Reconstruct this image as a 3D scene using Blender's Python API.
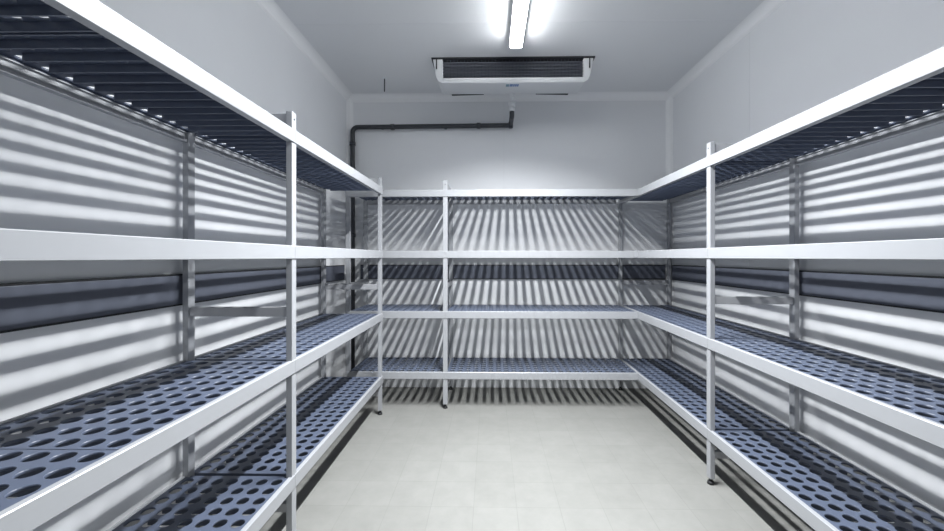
import bpy, bmesh, math
from mathutils import Vector, Matrix
R = math.radians
scene = bpy.context.scene
for o in list(bpy.data.objects):
    bpy.data.objects.remove(o)
COL = scene.collection
PI = math.pi

# ------------------------------------------------------------------ camera, world, exposure
EYE = 1.13
cam_data = bpy.data.cameras.new('camera')
cam = bpy.data.objects.new('camera', cam_data); COL.objects.link(cam)
cam_data.sensor_width = 36.0
cam_data.lens = 385.0 / 944.0 * 36.0
cam_data.shift_x = (472 - 483.3) / 944.0
cam_data.shift_y = (257 - 265.5) / 944.0
cam_data.clip_start = 0.02
cam.location = (0, 0, EYE)
cam.rotation_euler = (R(90), 0, R(1.0))
scene.camera = cam

world = bpy.data.worlds.new('world'); scene.world = world
world.use_nodes = True
world.node_tree.nodes['Background'].inputs[0].default_value = (0.05, 0.055, 0.06, 1)
world.node_tree.nodes['Background'].inputs[1].default_value = 0.0

scene.view_settings.view_transform = 'Standard'
scene.view_settings.look = 'None'
scene.view_settings.gamma = 1.0
scene.view_settings.use_curve_mapping = False
scene.view_settings.exposure = 0.0
scene.cycles.use_denoising = True
scene.cycles.max_bounces = 10
scene.cycles.diffuse_bounces = 6
scene.cycles.sample_clamp_indirect = 6.0

LAMP_WATT = 113.0          # light of the strip lamp (its lens keeps the beam within LAMP_SPREAD)
LAMP_SPREAD = R(134)
LAMP_FACE = 26.0          # radiance of its glowing opal face
LAMP_SIDE = 62.0          # and of its opal side strips
LAMP_COL = (0.955, 0.98, 1.0)

# ------------------------------------------------------------------ room measures
XL, XR, YB, YF, H = -1.235, 1.552, 3.335, -1.15, 2.53

# ------------------------------------------------------------------ materials
def mat(name, col, rough=0.5, metal=0.0, spec=0.5, noise=0.0, nscale=8.0, bump=0.0, bscale=40.0, col2=None):
    m = bpy.data.materials.new(name); m.use_nodes = True
    nt = m.node_tree; b = nt.nodes['Principled BSDF']
    b.inputs['Base Color'].default_value = (*col, 1)
    b.inputs['Roughness'].default_value = rough
    b.inputs['Metallic'].default_value = metal
    b.inputs['Specular IOR Level'].default_value = spec
    tc = nt.nodes.new('ShaderNodeTexCoord')
    if noise:
        n = nt.nodes.new('ShaderNodeTexNoise'); n.inputs['Scale'].default_value = nscale
        n.inputs['Detail'].default_value = 4
        mx = nt.nodes.new('ShaderNodeMix'); mx.data_type = 'RGBA'
        c2 = col2 or tuple(c * (1 - noise) for c in col)
        mx.inputs[6].default_value = (*col, 1); mx.inputs[7].default_value = (*c2, 1)
        nt.links.new(tc.outputs['Object'], n.inputs['Vector'])
        nt.links.new(n.outputs['Fac'], mx.inputs[0]); nt.links.new(mx.outputs[2], b.inputs['Base Color'])
    if bump:
        n2 = nt.nodes.new('ShaderNodeTexNoise'); n2.inputs['Scale'].default_value = bscale
        bp = nt.nodes.new('ShaderNodeBump'); bp.inputs['Strength'].default_value = bump
        bp.inputs['Distance'].default_value = 0.01
        nt.links.new(tc.outputs['Object'], n2.inputs['Vector'])
        nt.links.new(n2.outputs['Fac'], bp.inputs['Height']); nt.links.new(bp.outputs['Normal'], b.inputs['Normal'])
    return m

def emit(name, col, s):
    m = bpy.data.materials.new(name); m.use_nodes = True
    nt = m.node_tree; b = nt.nodes['Principled BSDF']
    b.inputs['Base Color'].default_value = (0.9, 0.9, 0.9, 1)
    b.inputs['Emission Color'].default_value = (*col, 1)
    b.inputs['Emission Strength'].default_value = s
    return m

def tile_mat():
    m = bpy.data.materials.new('floor_tiles'); m.use_nodes = True
    nt = m.node_tree; b = nt.nodes['Principled BSDF']
    tc = nt.nodes.new('ShaderNodeTexCoord')
    mp = nt.nodes.new('ShaderNodeMapping')
    mp.inputs['Location'].default_value = (-0.314, -1.933, 0)
    mp.vector_type = 'POINT'
    br = nt.nodes.new('ShaderNodeTexBrick')
    br.offset = 0.0; br.squash = 1.0
    br.inputs['Scale'].default_value = 1.0
    br.inputs['Brick Width'].default_value = 0.194
    br.inputs['Row Height'].default_value = 0.194
    br.inputs['Mortar Size'].default_value = 0.0022
    br.inputs['Mortar Smooth'].default_value = 0.3
    br.inputs['Color1'].default_value = (0.217, 0.217, 0.205, 1)
    br.inputs['Color2'].default_value = (0.228, 0.228, 0.216, 1)
    br.inputs['Mortar'].default_value = (0.200, 0.200, 0.189, 1)
    nt.links.new(tc.outputs['Object'], mp.inputs['Vector']); nt.links.new(mp.outputs['Vector'], br.inputs['Vector'])
    n = nt.nodes.new('ShaderNodeTexNoise'); n.inputs['Scale'].default_value = 9.0; n.inputs['Detail'].default_value = 8
    n.inputs['Roughness'].default_value = 0.7
    nt.links.new(tc.outputs['Object'], n.inputs['Vector'])
    rp = nt.nodes.new('ShaderNodeValToRGB')
    rp.color_ramp.elements[0].position = 0.3; rp.color_ramp.elements[0].color = (0.86, 0.86, 0.86, 1)
    rp.color_ramp.elements[1].position = 0.7; rp.color_ramp.elements[1].color = (1, 1, 1, 1)
    nt.links.new(n.outputs['Fac'], rp.inputs['Fac'])
    mx = nt.nodes.new('ShaderNodeMix'); mx.data_type = 'RGBA'; mx.blend_type = 'MULTIPLY'
    mx.inputs[0].default_value = 1.0
    nt.links.new(br.outputs['Color'], mx.inputs[6]); nt.links.new(rp.outputs['Color'], mx.inputs[7])
    nt.links.new(mx.outputs[2], b.inputs['Base Color'])
    b.inputs['Roughness'].default_value = 0.55
    b.inputs['Specular IOR Level'].default_value = 0.3
    return m

M_WALL = mat('white_panel', (0.79, 0.80, 0.815), 0.42, spec=0.35, noise=0.05, nscale=3.0)
M_CEIL = mat('ceiling_panel', (0.77, 0.78, 0.79), 0.38, spec=0.4, noise=0.04, nscale=2.0)
M_TRIM = mat('white_cove', (0.86, 0.865, 0.87), 0.4, spec=0.4)
M_SEAM = mat('panel_seam', (0.72, 0.73, 0.745), 0.45)
M_FLOOR = tile_mat()
M_ALU = mat('anodised_aluminium', (0.375, 0.385, 0.405), 0.38, metal=0.15, spec=0.5, noise=0.04, nscale=30)
M_BRACE = mat('brushed_aluminium', (0.42, 0.425, 0.44), 0.42, metal=0.3, noise=0.05, nscale=30)
M_GRID = mat('navy_plastic', (0.080, 0.098, 0.145), 0.42, spec=0.5, noise=0.12, nscale=14)
M_RAIL = mat('bumper_plastic', (0.10, 0.11, 0.14), 0.5, spec=0.4)
M_BLACK = mat('black_rubber', (0.012, 0.013, 0.015), 0.6)
M_PIPE = mat('grey_black_pipe', (0.035, 0.038, 0.045), 0.45)
M_ABS = mat('white_abs', (0.72, 0.73, 0.74), 0.4, spec=0.4)
M_FIN = mat('coil_fins', (0.24, 0.25, 0.29), 0.45, metal=0.1)
M_SLAT = mat('grille_slats', (0.15, 0.16, 0.195), 0.5)
M_DARK = mat('dark_gap', (0.02, 0.022, 0.026), 0.7)
M_BLUE = mat('blue_print', (0.10, 0.20, 0.45), 0.5)
M_TEAL = mat('teal_print', (0.16, 0.30, 0.38), 0.5)
M_WPVC = mat('white_pvc', (0.78, 0.79, 0.80), 0.35)
M_BODY = mat('lamp_body', (0.62, 0.63, 0.66), 0.5)
M_EMIT = emit('lit_strip', LAMP_COL, LAMP_FACE)
M_EMITS = emit('lit_opal_side', LAMP_COL, LAMP_SIDE)
M_LIP = mat('channel_lip', (0.30, 0.30, 0.31), 0.5)
M_CAP = mat('lamp_end_cap', (0.82, 0.84, 0.87), 0.35)

# ------------------------------------------------------------------ helpers
def bx(bm, x0, x1, y0, y1, z0, z1):
    v = [bm.verts.new(p) for p in ((x0,y0,z0),(x1,y0,z0),(x1,y1,z0),(x0,y1,z0),(x0,y0,z1),(x1,y0,z1),(x1,y1,z1),(x0,y1,z1))]
    for f in ((3,2,1,0),(4,5,6,7),(0,1,5,4),(1,2,6,5),(2,3,7,6),(3,0,4,7)):
        bm.faces.new([v[i] for i in f])

def prism(bm, pts, fn, t0, t1):
    """closed polygon pts (a, b) extruded from t0 to t1; fn(a, b, t) -> xyz"""
    A = [bm.verts.new(fn(a, b, t0)) for a, b in pts]
    B = [bm.verts.new(fn(a, b, t1)) for a, b in pts]
    n = len(pts)
    for i in range(n):
        j = (i + 1) % n
        bm.faces.new((A[i], A[j], B[j], B[i]))
    bm.faces.new(A[::-1]); bm.faces.new(B)

def cyl(bm, p0, p1, r0, r1=None, n=20):
    r1 = r0 if r1 is None else r1
    p0, p1 = Vector(p0), Vector(p1); d = (p1 - p0).normalized()
    a = d.orthogonal().normalized(); b = d.cross(a)
    A = []; B = []
    for i in range(n):
        t = 2 * PI * i / n; q = a * math.cos(t) + b * math.sin(t)
        A.append(bm.verts.new(p0 + q * r0)); B.append(bm.verts.new(p1 + q * r1))
    for i in range(n):
        j = (i + 1) % n; bm.faces.new((A[i], A[j], B[j], B[i])).smooth = True
    bm.faces.new(A[::-1]); bm.faces.new(B)

def tube(bm, pts, r, n=16):
    """round pipe through points"""
    pts = [Vector(p) for p in pts]; rings = []
    prev = None
    for i, p in enumerate(pts):
        d = (pts[min(i+1, len(pts)-1)] - pts[max(i-1, 0)]).normalized()
        if prev is None: a = d.orthogonal().normalized()
        else: a = (prev - d * prev.dot(d)).normalized()
        prev = a; b = d.cross(a)
        rings.append([bm.verts.new(p + (a*math.cos(2*PI*k/n) + b*math.sin(2*PI*k/n)) * r) for k in range(n)])
    for A, B in zip(rings, rings[1:]):
        for k in range(n):
            j = (k + 1) % n; bm.faces.new((A[k], A[j], B[j], B[k])).smooth = True
    bm.faces.new(rings[0][::-1]); bm.faces.new(rings[-1])

def obj(name, bm, m, parent=None, bevel=0.0, mesh=None):
    if mesh is None:
        bmesh.ops.recalc_face_normals(bm, faces=bm.faces[:])
        mesh = bpy.data.meshes.new(name); bm.to_mesh(mesh); bm.free()
        for mm in (m if isinstance(m, (list, tuple)) else [m]): mesh.materials.append(mm)
    o = bpy.data.objects.new(name, mesh); COL.objects.link(o)
    if parent is not None: o.parent = parent
    if bevel:
        b = o.modifiers.new('bevel', 'BEVEL'); b.width = bevel; b.segments = 2; b.limit_method = 'ANGLE'
    return o

def boxo(name, m, dims, parent=None, bevel=0.0):
    bm = bmesh.new(); bx(bm, *dims); return obj(name, bm, m, parent, bevel)

def thing(name, label, cat, loc=(0,0,0), rotz=0, group=None):
    o = bpy.data.objects.new(name, None); COL.objects.link(o)
    o.empty_display_size = 0.1
    o.location = loc; o.rotation_euler = (0, 0, rotz); o['label'] = label; o['category'] = cat
    if group: o['group'] = group
    return o

def struct(o, label=None):
    o['kind'] = 'structure'
    if label: o['label'] = label; o['category'] = label.split()[-1]
    return o

# ------------------------------------------------------------------ room shell
T = 0.12
def st(name, m, dims, label, cat):
    o = boxo(name, m, dims); o['kind'] = 'structure'; o['label'] = label; o['category'] = cat; return o
st('floor', M_FLOOR, (XL-T, XR+T, YF-T, YB+T, -0.1, 0), 'pale grey floor of small square tiles', 'floor')
st('ceiling', M_CEIL, (XL-T, XR+T, YF-T, YB+T, H, H+0.1), 'smooth grey white ceiling of insulated panels', 'ceiling')

def wall_with_seams(name, dims, label, seams, axis):
    w = st(name, M_WALL, dims, label, 'wall')
    for s in seams:
        bm = bmesh.new()
        if axis == 'L': bx(bm, XL, XL+0.0008, s-0.0015, s+0.0015, 0.05, H-0.05)
        if axis == 'R': bx(bm, XR-0.0008, XR, s-0.0015, s+0.0015, 0.05, H-0.05)
        if axis == 'B': bx(bm, s-0.0015, s+0.0015, YB-0.0008, YB, 0.05, H-0.05)
        obj('panel_seam', bm, M_SEAM, w)
wall_with_seams('wall_left', (XL-T, XL, YF-T, YB+T, 0, H), 'smooth white insulated panel wall on the left', (), 'L')
wall_with_seams('wall_right', (XR, XR+T, YF-T, YB+T, 0, H), 'smooth white insulated panel wall on the right', (0.2, 1.33, 2.33), 'R')
wall_with_seams('wall_back', (XL, XR, YB, YB+T, 0, H), 'smooth white insulated panel wall at the far end', (0.12,), 'B')
st('wall_front', M_WALL, (XL, XR, YF-T, YF, 0, H), 'smooth white insulated panel wall behind the viewer', 'wall')
cs = bpy.data.objects['ceiling']
bm = bmesh.new()
bx(bm, XL+0.05, XR-0.05, 2.30, 2.303, H-0.0008, H); obj('panel_seam', bm, M_SEAM, cs)

def cove_pts(r=0.055, n=7):
    pts = [(0, 0), (r, 0)]
    for i in range(1, n):
        t = i / n * PI / 2
        pts.append((r - r * math.sin(t) * 0.86, r - r * math.cos(t) * 0.86 - 0.14 * r * (1 - i / n)))
    pts.append((0, r))
    return pts
def cove(name, fn, t0, t1, label):
    bm = bmesh.new(); prism(bm, cove_pts(), fn, t0, t1)
    o = obj(name, bm, M_TRIM); o['kind'] = 'structure'; o['label'] = label; o['category'] = 'trim'
cove('trim_1', lambda a, b, t: (XL+a, t, H-b), YF, YB, 'white cove strip where left wall meets ceiling')
cove('trim_2', lambda a, b, t: (XR-a, t, H-b), YF, YB, 'white cove strip where right wall meets ceiling')
cove('trim_3', lambda a, b, t: (t, YB-a, H-b), XL, XR, 'white cove strip where far wall meets ceiling')
cove('trim_4', lambda a, b, t: (XL+a*.8, YB-b*.8, t), 0, H, 'white vertical cove strip in the far left corner')
cove('trim_5', lambda a, b, t: (XR-a*.8, YB-b*.8, t), 0, H, 'white vertical cove strip in the far right corner')

# dark wall bumper rails
RZ0, RZ1, RT = EYE-0.185, EYE-0.073, 0.014
def rail(name, dims, label):
    x0, x1, y0, y1, z0, z1 = dims
    o = boxo(name, M_RAIL, dims, bevel=0.003); o['kind'] = 'structure'; o['label'] = label; o['category'] = 'wall rail'
    k = 0.003
    for za, zb in ((z0-0.006, z0-0.0003), (z1+0.0003, z1+0.006)):       # black carrier profile above and below
        d = (x0 if x0 == XL else x0, x1, y0, y1, za, zb)
        boxo('carrier_edge', M_BLACK, d, o)
rail('trim_6', (XL, XL+RT, YF+0.02, YB-0.12, RZ0, RZ1), 'dark navy bumper rail along the left wall')
rail('trim_7', (XL+0.11, XR-0.05, YB-RT, YB, RZ0, RZ1), 'dark navy bumper rail along the far wall')
rail('trim_8', (XR-RT, XR, YF+0.02, YB-0.05, RZ0, RZ1), 'dark navy bumper rail along the right wall')

# ------------------------------------------------------------------ luminaire
LX, LY0, LY1 = 0.165, 1.00, 2.47
lamp = thing('ceiling_light', 'long narrow white strip light fixed along the ceiling', 'light', (LX, 0, H))
yA, yB = LY0+0.02, LY1-0.02
bm = bmesh.new()                      # tray: an upside-down channel
prism(bm, [(-0.028, 0), (0.028, 0), (0.041, -0.040), (0.041, -0.050), (0.027, -0.050), (-0.027, -0.050), (-0.041, -0.050), (-0.041, -0.040)],
      lambda a, b, t: (a, t, b), yA, yB)
obj('lamp_body', bm, M_BODY, lamp)
for sx in (-1, 1):                    # opaque inner lip and glowing opal outer side
    boxo('channel_lip', M_LIP, (min(sx*0.0275, sx*0.0305), max(sx*0.0275, sx*0.0305), yA, yB, -0.0690, -0.0503), lamp)
    boxo('opal_side', M_EMITS, (min(sx*0.0308, sx*0.0345), max(sx*0.0308, sx*0.0345), yA, yB, -0.0690, -0.0503), lamp)
boxo('light_strip', M_EMIT, (-0.0270, 0.0270, yA, yB, -0.0620, -0.0503), lamp)
ld = bpy.data.lights.new('strip_lamp', 'AREA'); ld.shape = 'RECTANGLE'; ld.size = 0.016; ld.size_y = yB - yA - 0.14
ld.energy = LAMP_WATT; ld.spread = LAMP_SPREAD; ld.color = LAMP_COL
lo = bpy.data.objects.new('strip_lamp', ld); COL.objects.link(lo); lo.parent = lamp
lo.location = (0, (yA+yB)/2 - 0.05, -0.0640)
for y0, y1 in ((LY1-0.02, LY1), (LY0, LY0+0.02)):
    bm = bmesh.new()
    prism(bm, [(-0.030, 0.0), (-0.042, -0.044), (-0.042, -0.058), (-0.036, -0.070), (-0.020, -0.074), (0.020, -0.074), (0.036, -0.070), (0.042, -0.058), (0.042, -0.044), (0.030, 0.0)],
          lambda a, b, t: (a, t, b), y0, y1)
    obj('end_cap', bm, M_CAP, lamp, bevel=0.003)

# ------------------------------------------------------------------ evaporator (air cooler)
EX0, EX1, EYF, EYK = -0.402, 0.722, 2.70, 3.13
cool = thing('air_cooler', 'white slim ceiling air cooler with dark slatted grille near far wall', 'air cooler', ((EX0+EX1)/2, EYF, H))
w2 = (EX1-EX0)/2
zf, zk = -0.170, -0.078              # underside: front lip, rear edge
def side_section():                   # y, z profile of the housing
    return [(0.0, -0.012), (0.012, zf+0.02), (0.018, zf+0.006), (0.034, zf), (EYK-EYF, zk), (EYK-EYF, 0.0), (0.0, 0.0)]
# housing: end cheeks, lower lip/underside and top plate
for sx in (-1, 1):
    bm = bmesh.new()
    x_out, x_in = sx*w2, sx*(w2-0.068)
    # stations in z for tapered, rounded outer flank
    st_ = [(-0.010, 0.0, 0.0), (-0.06, 0.008, 0.004), (-0.11, 0.016, 0.008), (-0.14, 0.024, 0.011), (-0.157, 0.036, 0.014), (zf, 0.062, 0.020)]
    prev = None
    for z, ins, yy in st_:
        zr = z if z > zk else zk - (zk - z) * 0.0
        ring = [bm.verts.new((x_out - sx*ins, yy, z)), bm.verts.new((x_in, yy, z)),
                bm.verts.new((x_in, EYK-EYF, max(z, zk))), bm.verts.new((x_out - sx*ins, EYK-EYF, max(z, zk)))]
        if prev:
            for i in range(4):
                j = (i+1) % 4
                try: bm.faces.new((prev[i], prev[j], ring[j], ring[i]))
                except ValueError: pass
        else: bm.faces.new(ring)
        prev = ring
    bm.faces.new(prev[::-1])
    obj('end_cheek', bm, M_ABS, cool, bevel=0.004)
bm = bmesh.new()
# lower front lip between the cheeks and the rising underside
prism(bm, [(0.004, -0.140), (0.004, -0.150), (0.016, zf), (0.036, zf-0.001), (EYK-EYF, zk), (EYK-EYF, zk+0.012), (0.040, -0.140)],
      lambda a, b, t: (t, a, b), -w2+0.068, w2-0.068)
obj('underside_tray', bm, M_ABS, cool, bevel=0.003)
boxo('mounting_plate', M_DARK, (-w2-0.010, w2+0.010, -0.006, EYK-EYF, -0.009, 0), cool)
# coil block set back behind the slats
boxo('coil', M_FIN, (-w2+0.068, w2-0.068, 0.045, 0.150, -0.1385, -0.010), cool)
bm = bmesh.new()
for i in range(6):
    z = -0.020 - i*0.0215
    prism(bm, [(0.010, z-0.010), (0.012, z-0.013), (0.042, z), (0.040, z+0.003)], lambda a, b, t: (t, a, b), -w2+0.069, w2-0.069)
for i in range(41):
    x = -w2+0.075 + i*(2*w2-0.15)/40
    bx(bm, x-0.0008, x+0.0008, 0.0095, 0.011, -0.139, -0.013)
obj('intake_grille', bm, M_SLAT, cool)
for sx in (-1, 1):
    boxo('cheek_slot', M_DARK, (sx*(w2-0.026)-0.004, sx*(w2-0.026)+0.004, -0.0015, 0.012, -0.078, -0.012), cool)
for sx in (-1, 1):                    # air outlet slits at the rear edge of the underside
    xa, xb = sorted((sx*0.21, sx*0.47))
    bm = bmesh.new()
    prism(bm, [(xa, zk-0.0005), (xb, zk-0.0005), (xb, zk-0.009 if sx > 0 else zk-0.003), (xa, zk-0.003 if sx > 0 else zk-0.009)], lambda a, b, t: (a, t, b), EYK-EYF-0.012, EYK-EYF+0.002)
    obj('outlet_slit', bm, M_DARK, cool)
# small blue print on the underside lip
bm = bmesh.new()
sl = (zk - zf) / (EYK-EYF-0.036)
def under(y): return zf - 0.001 + sl*(y-0.036)
def mark(bm, x0, x1, ya, yb):
    prism(bm, [(ya, under(ya)-0.0004), (yb, under(yb)-0.0004), (yb, under(yb)-0.0016), (ya, under(ya)-0.0016)], lambda a, b, t: (t, a, b), x0, x1)
for x0, x1 in ((-0.018, 0.004), (0.007, 0.018), (0.021, 0.032), (0.035, 0.046)): mark(bm, x0, x1, 0.045, 0.120)
obj('printed_mark', bm, M_BLUE, cool)
bm = bmesh.new(); mark(bm, -0.045, -0.022, 0.050, 0.125)
obj('printed_mark', bm, M_TEAL, cool)
# drain spout
DX = 0.177; dl = DX - (EX0+EX1)/2; dy = 3.105 - EYF
bm = bmesh.new()
cyl(bm, (dl, dy, zk+0.012), (dl, dy, zk-0.028), 0.020, 0.020)
cyl(bm, (dl, dy, zk-0.028), (dl, dy, zk-0.075), 0.013, 0.018)
cyl(bm, (dl, dy, zk-0.075), (dl, dy, zk-0.115), 0.030, 0.030)
cyl(bm, (dl, dy, zk-0.115), (dl, dy, zk-0.150), 0.022, 0.022)
obj('drain_spout', bm, M_WPVC, cool)

# ------------------------------------------------------------------ drain pipe
PZ = EYE + 1.125
pw = YB - 0.040
px0 = -1.183
pipe = thing('drain_pipe', 'black drain pipe running along far wall down into the left corner', 'pipe', (px0, pw, 0))
def arc(c, a, b, r, n=6):             # points of a bend around the corner c from direction -a to b
    c, a, b = Vector(c), Vector(a), Vector(b)
    o = c - a*r + b*r
    return [o + (-b*math.cos(t) + a*math.sin(t))*r for t in [i/n*PI/2 for i in range(n+1)]]
top = H + zk - 0.151
yd = 3.105
zt = H + zk - 0.155 - 0.032
pts = [Vector((DX, yd, top))]
pts += arc((DX, yd, zt), (0,0,-1), (0,1,0), 0.030)
pts += arc((DX, pw, zt), (0,1,0), (-0.0,0,-1), 0.030)
pts += arc((DX, pw, PZ), (0,0,-1), (-1,0,0), 0.028)
pts += arc((px0, pw, PZ-0.008), (-1,0,0), (0,0,-1), 0.045)
pts += [Vector((px0, pw, 0.0))]
off = Vector((px0, pw, 0))
bm = bmesh.new(); tube(bm, [p - off for p in pts], 0.0195)
obj('pipe_run', bm, M_PIPE, pipe)
for p, q in (((0.33, 0, PZ-0.008), (0.36, 0, PZ-0.008)), ((1.07, 0, PZ-0.001), (1.10, 0, PZ-0.001)), ((0, 0, PZ-0.165), (0, 0, PZ-0.135)),
             ((0, 0, 1.3), (0, 0, 1.33))):
    bm = bmesh.new(); cyl(bm, p, q, 0.025); obj('pipe_coupling', bm, M_PIPE, pipe)
for d in ((-0.012, 0.012, 0.018, 0.0385, 1.89, 1.91), (-0.012, 0.012, 0.018, 0.0385, 0.79, 0.81),
          (0.24, 0.26, 0.018, 0.0385, PZ-0.018, PZ+0.006), (0.79, 0.81, 0.018, 0.0385, PZ-0.018, PZ+0.006)):
    boxo('wall_clip', M_PIPE, d, pipe)

# ceiling hook
hx, hy = (384-490)/385*3.0, 3.0
hook = thing('ceiling_hook', 'thin dark rod hanging from ceiling left of the air cooler', 'hook', (hx, hy, H))
bm = bmesh.new(); cyl(bm, (0, 0, 0), (0, 0, -0.105), 0.0045, n=10); obj('rod', bm, M_PIPE, hook)
bm = bmesh.new(); cyl(bm, (0, 0, 0), (0, 0, -0.006), 0.014, n=16); obj('ceiling_plate', bm, M_CAP, hook)

# ------------------------------------------------------------------ shelving
LEVELS = (0.272, 0.725, 1.175, 1.632)   # height of the beam tops
BH = 0.052
DEPTH = 0.44
PW, PD, PH = 0.034, 0.024, 1.70       # upright: along the run, in depth, height
PU = 0.004                            # the upright sits this far behind the beam's face
PITCH = 0.402 / 7
HOLE = 0.0198                         # hole radius
PT = 0.007                            # plate thickness

_panels = {}
def panel_mesh(rows, length, tong0, tong1):
    """perforated plate, local x along the run 0..length, y across 0..0.402, top at z = 0"""
    key = (rows, round(length, 4), tong0, tong1)
    if key in _panels: return _panels[key]
    bm = bmesh.new(); cache = {}
    def V(x, y, z):
        k = (round(x, 5), round(y, 5), round(z, 5))
        if k not in cache: cache[k] = bm.verts.new(k)
        return cache[k]
    px = length / rows; N = 20
    W = 0.402
    ang = [2*PI*i/N for i in range(N)]
    for r in range(rows):
        for c in range(7):
            cx, cy = (r+0.5)*px, (c+0.5)*PITCH
            ring, sq = [], []
            for t in ang:
                ca, sa = math.cos(t), math.sin(t)
                ring.append((cx + HOLE*ca, cy + HOLE*sa))
                k = 1.0 / max(abs(ca), abs(sa))
                sq.append((cx + px/2*ca*k, cy + PITCH/2*sa*k))
            rim = [(cx + (x-cx)*1.05, cy + (y-cy)*1.05) for x, y in ring]
            cn = {}
            for i in range(N):
                j = (i+1) % N
                (x0, y0), (x1, y1) = ring[i], ring[j]
                (a0, b0), (a1, b1) = sq[i], sq[j]
                (m0, n0), (m1, n1) = rim[i], rim[j]
                # if the square's corner lies between the two directions, add it
                s0 = (abs(math.cos(ang[i])) > abs(math.sin(ang[i])) + 1e-9); s1 = (abs(math.cos(ang[j])) > abs(math.sin(ang[j])) + 1e-9)
                corner = None
                if s0 != s1:
                    tm = (ang[i] + ang[j] if j else ang[i] + 2*PI) / 2
                    corner = (cx + math.copysign(px/2, math.cos(tm)), cy + math.copysign(PITCH/2, math.sin(tm)))
                up = [V(m0, n0, 0), V(a0, b0, 0)] + ([V(*corner, 0)] if corner else []) + [V(a1, b1, 0), V(m1, n1, 0)]
                dn = [V(m1, n1, -PT), V(a1, b1, -PT)] + ([V(*corner, -PT)] if corner else []) + [V(a0, b0, -PT), V(m0, n0, -PT)]
                bm.faces.new(up); bm.faces.new(dn)
                for za, zb in ((0, -0.0012), (-PT, -PT+0.0012)):
                    bm.faces.new((V(m1, n1, za), V(m0, n0, za), V(x0, y0, zb), V(x1, y1, zb)))
                f = bm.faces.new((V(x1, y1, -0.0012), V(x0, y0, -0.0012), V(x0, y0, -PT+0.0012), V(x1, y1, -PT+0.0012))); f.smooth = True
    # perimeter skirt
    SK, ST = 0.0128, 0.003
    bx(bm, 0, length, -0.0006, 0, -SK, 0); bx(bm, 0, length, W, W+0.0006, -SK, 0)
    bx(bm, 0, length, 0.0002, ST, -SK, -PT-0.0001); bx(bm, 0, length, W-ST, W-0.0002, -SK, -PT-0.0001)
    bx(bm, 0.0002, ST, ST, W-ST, -SK, -PT-0.0001); bx(bm, length-ST, length-0.0002, ST, W-ST, -SK, -PT-0.0001)
    for r in range(0, rows+1):            # cross ribs between the rows of holes
        xr = min(max(r*px, ST+0.0023), length-ST-0.0023)
        bx(bm, xr-0.0022, xr+0.0022, 0.012, W-0.055, -0.027, -PT-0.0001)
    if tong0: bx(bm, -tong0, 0, 0.014, W-0.014, -SK, 0)
    if tong1: bx(bm, length, length+tong1, 0.014, W-0.014, -SK, 0)
    bmesh.ops.recalc_face_normals(bm, faces=bm.faces[:])
    me = bpy.data.meshes.new('shelf_panel'); bm.to_mesh(me); bm.free(); me.materials.append(M_GRID)
    _panels[key] = me
    return me

BEAM = [(0.004, 0.0), (0.004, BH), (0.016, BH), (0.018, BH-0.002), (0.018, 0.037), (0.024, 0.037), (0.024, 0.034), (0.018, 0.034), (0.018, 0.010), (0.024, 0.010), (0.024, 0.0)]
def beam(parent, name, s0, s1, p0, p1, top, flip, cut0=False, cut1=False):
    """s0..s1 face length, p0..p1 body length; flip = rear beam"""
    g = (lambda u: DEPTH-u) if flip else (lambda u: u)
    bm = bmesh.new()
    z0 = top - BH
    prism(bm, [(0.0, 0.0015), (0.0, BH-0.002), (0.002, BH), (0.004, BH), (0.004, 0.0), (0.0015, 0.0)], lambda a, b, t: (t, g(a), z0+b), s0, s1)
    prism(bm, BEAM, lambda a, b, t: (t, g(a), z0+b), p0, p1)
    return obj(name, bm, M_ALU, parent)

def frame(parent, s, inner_feet=True):
    """an upright frame at run position s: two posts, braces, feet"""
    for front in (True, False):
        u0 = PU if front else DEPTH-PU-PD
        po = boxo('upright_post', M_ALU, (s-PW/2, s+PW/2, u0, u0+PD, 0.030, PH), parent, bevel=0.002)
        bm = bmesh.new()
        um = u0 + PD/2
        cyl(bm, (s, um, 0.030), (s, um, 0.014), 0.008, n=14)
        cyl(bm, (s, um, 0.014), (s, um, 0.0), 0.014, 0.017, n=20)
        obj('foot', bm, M_BLACK, po)
        bm = bmesh.new()
        uf, ub = (u0, u0-0.0015) if front else (u0+PD, u0+PD+0.0015)
        cyl(bm, (s, uf, PH-0.028), (s, ub, PH-0.028), 0.0035, n=12)
        obj('bolt', bm, M_PIPE, po)
    for z0, z1 in ((1.652, 1.692), (0.896, 0.933), (0.130, 0.165)):
        bm = bmesh.new()
        prism(bm, [(s-0.012, z0), (s+0.012, z0), (s+0.012, z1), (s-0.012, z1)], lambda a, b, t: (a, t, b), PU+PD-0.001, DEPTH-PU-PD+0.001)
        obj('brace', bm, M_BRACE, parent, bevel=0.002)

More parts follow.
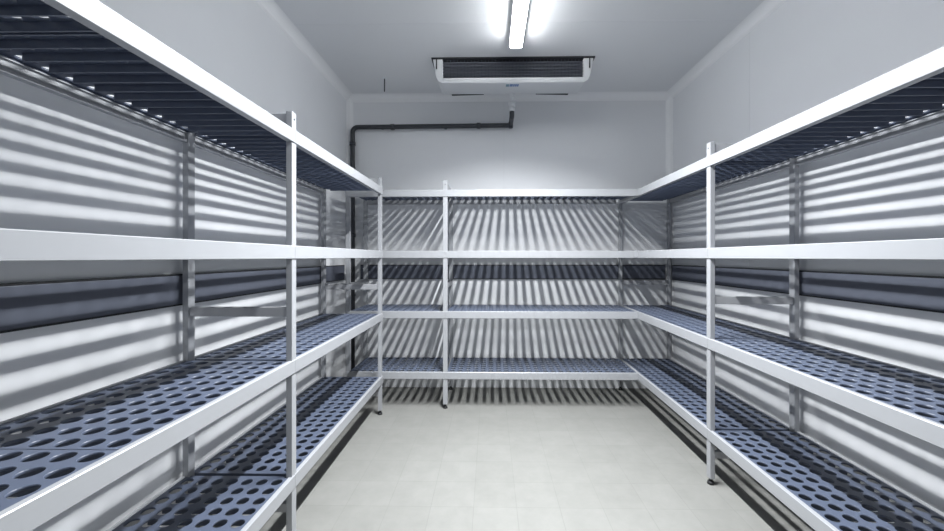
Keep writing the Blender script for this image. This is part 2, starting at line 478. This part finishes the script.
def bay(parent, sa, sb, parts, rear=(None, None), front=(None, None), pan=(None, None), flush=(False, False)):
    """beams and panels between uprights centred at sa and sb"""
    for top in LEVELS:
        f0 = front[0] if front[0] is not None else sa + 0.0006
        f1 = front[1] if front[1] is not None else sb - 0.0006
        r0 = rear[0] if rear[0] is not None else sa + 0.0006
        r1 = rear[1] if rear[1] is not None else sb - 0.0006
        h = PW/2 + 0.001
        beam(parent, 'front_beam', f0, f1, sa+h if front[0] is None else max(f0, sa+h), sb-h if front[1] is None else (sb-h if front[1] >= sb else f1), top, False)
        beam(parent, 'rear_beam', r0, r1, sa+h if rear[0] is None else max(r0, sa+h), sb-h if rear[1] is None else (sb-h if rear[1] >= sb else r1), top, True)
        a = pan[0] if pan[0] is not None else sa + PW/2 + 0.002
        b = pan[1] if pan[1] is not None else sb - PW/2 - 0.002
        tot = sum(parts); L = b - a; gap = 0.0025
        pos = a
        for i, r in enumerate(parts):
            ln = (L - gap*(len(parts)-1)) * r / tot
            t0 = 0.010 if (i == 0 and pan[0] is None) else 0
            t1 = 0.010 if (i == len(parts)-1 and pan[1] is None) else 0
            o = obj('shelf_panel', None, None, parent, mesh=panel_mesh(r, ln, t0, t1))
            o.location = (pos, 0.019, top-0.002)
            pos += ln + gap

# left run: local x -> world +Y, local depth -> world -X
rl = R(90 + 0.30)
lroot = thing('shelving_unit', 'four tier aluminium shelving run with navy perforated shelves along the left wall', 'shelving',
              (-0.760, 0.0, 0), rl, 'four tier perforated shelving runs')
LS = (0.265, 1.505, 2.755)
for s in LS: frame(lroot, s)
bay(lroot, LS[0], LS[1], (9, 12), front=(LS[0]-PW/2, None), rear=(LS[0]-PW/2, None))
bay(lroot, LS[1], LS[2], (12, 9), front=(None, LS[2]+PW/2), rear=(None, LS[2]+PW/2))

# right run: local x -> world -Y, local depth -> world +X
rr = R(-90 - 0.4)
YR0 = 3.300
rroot = thing('shelving_unit', 'four tier aluminium shelving run with navy perforated shelves along the right wall', 'shelving',
              (1.0945, YR0, 0), rr, 'four tier perforated shelving runs')
RS = (0.0, 1.36, 2.72)
for s in RS: frame(rroot, s)
bay(rroot, RS[0], RS[1], (12, 12), front=(RS[0]-PW/2, None), rear=(RS[0]-PW/2, None))
bay(rroot, RS[1], RS[2], (18, 6), front=(None, RS[2]+PW/2), rear=(None, RS[2]+PW/2))

# back run: local axes = world axes, hooked onto the right run at its right end
BY = 2.860
broot = thing('shelving_unit', 'shorter four tier shelving run with navy perforated shelves across the far wall', 'shelving',
              (-0.334, BY, 0), 0, 'four tier perforated shelving runs')
BS = (-0.731, 0.0)
for s in BS: frame(broot, s)
END = 1.0905 + 0.334
bay(broot, BS[0], BS[1], (12,), front=(BS[0]-PW/2, None), rear=(BS[0]-PW/2, None))
bay(broot, BS[1], END, (12, 12), front=(None, END-0.001), rear=(None, END-0.022), pan=(None, END-0.002))
for top in LEVELS:                     # corner hooks joining the far run to the right run
    boxo('corner_hook', M_ALU, (END-0.030, END-0.0005, -0.002, 0.0, top-BH+0.004, top-0.004), broot)
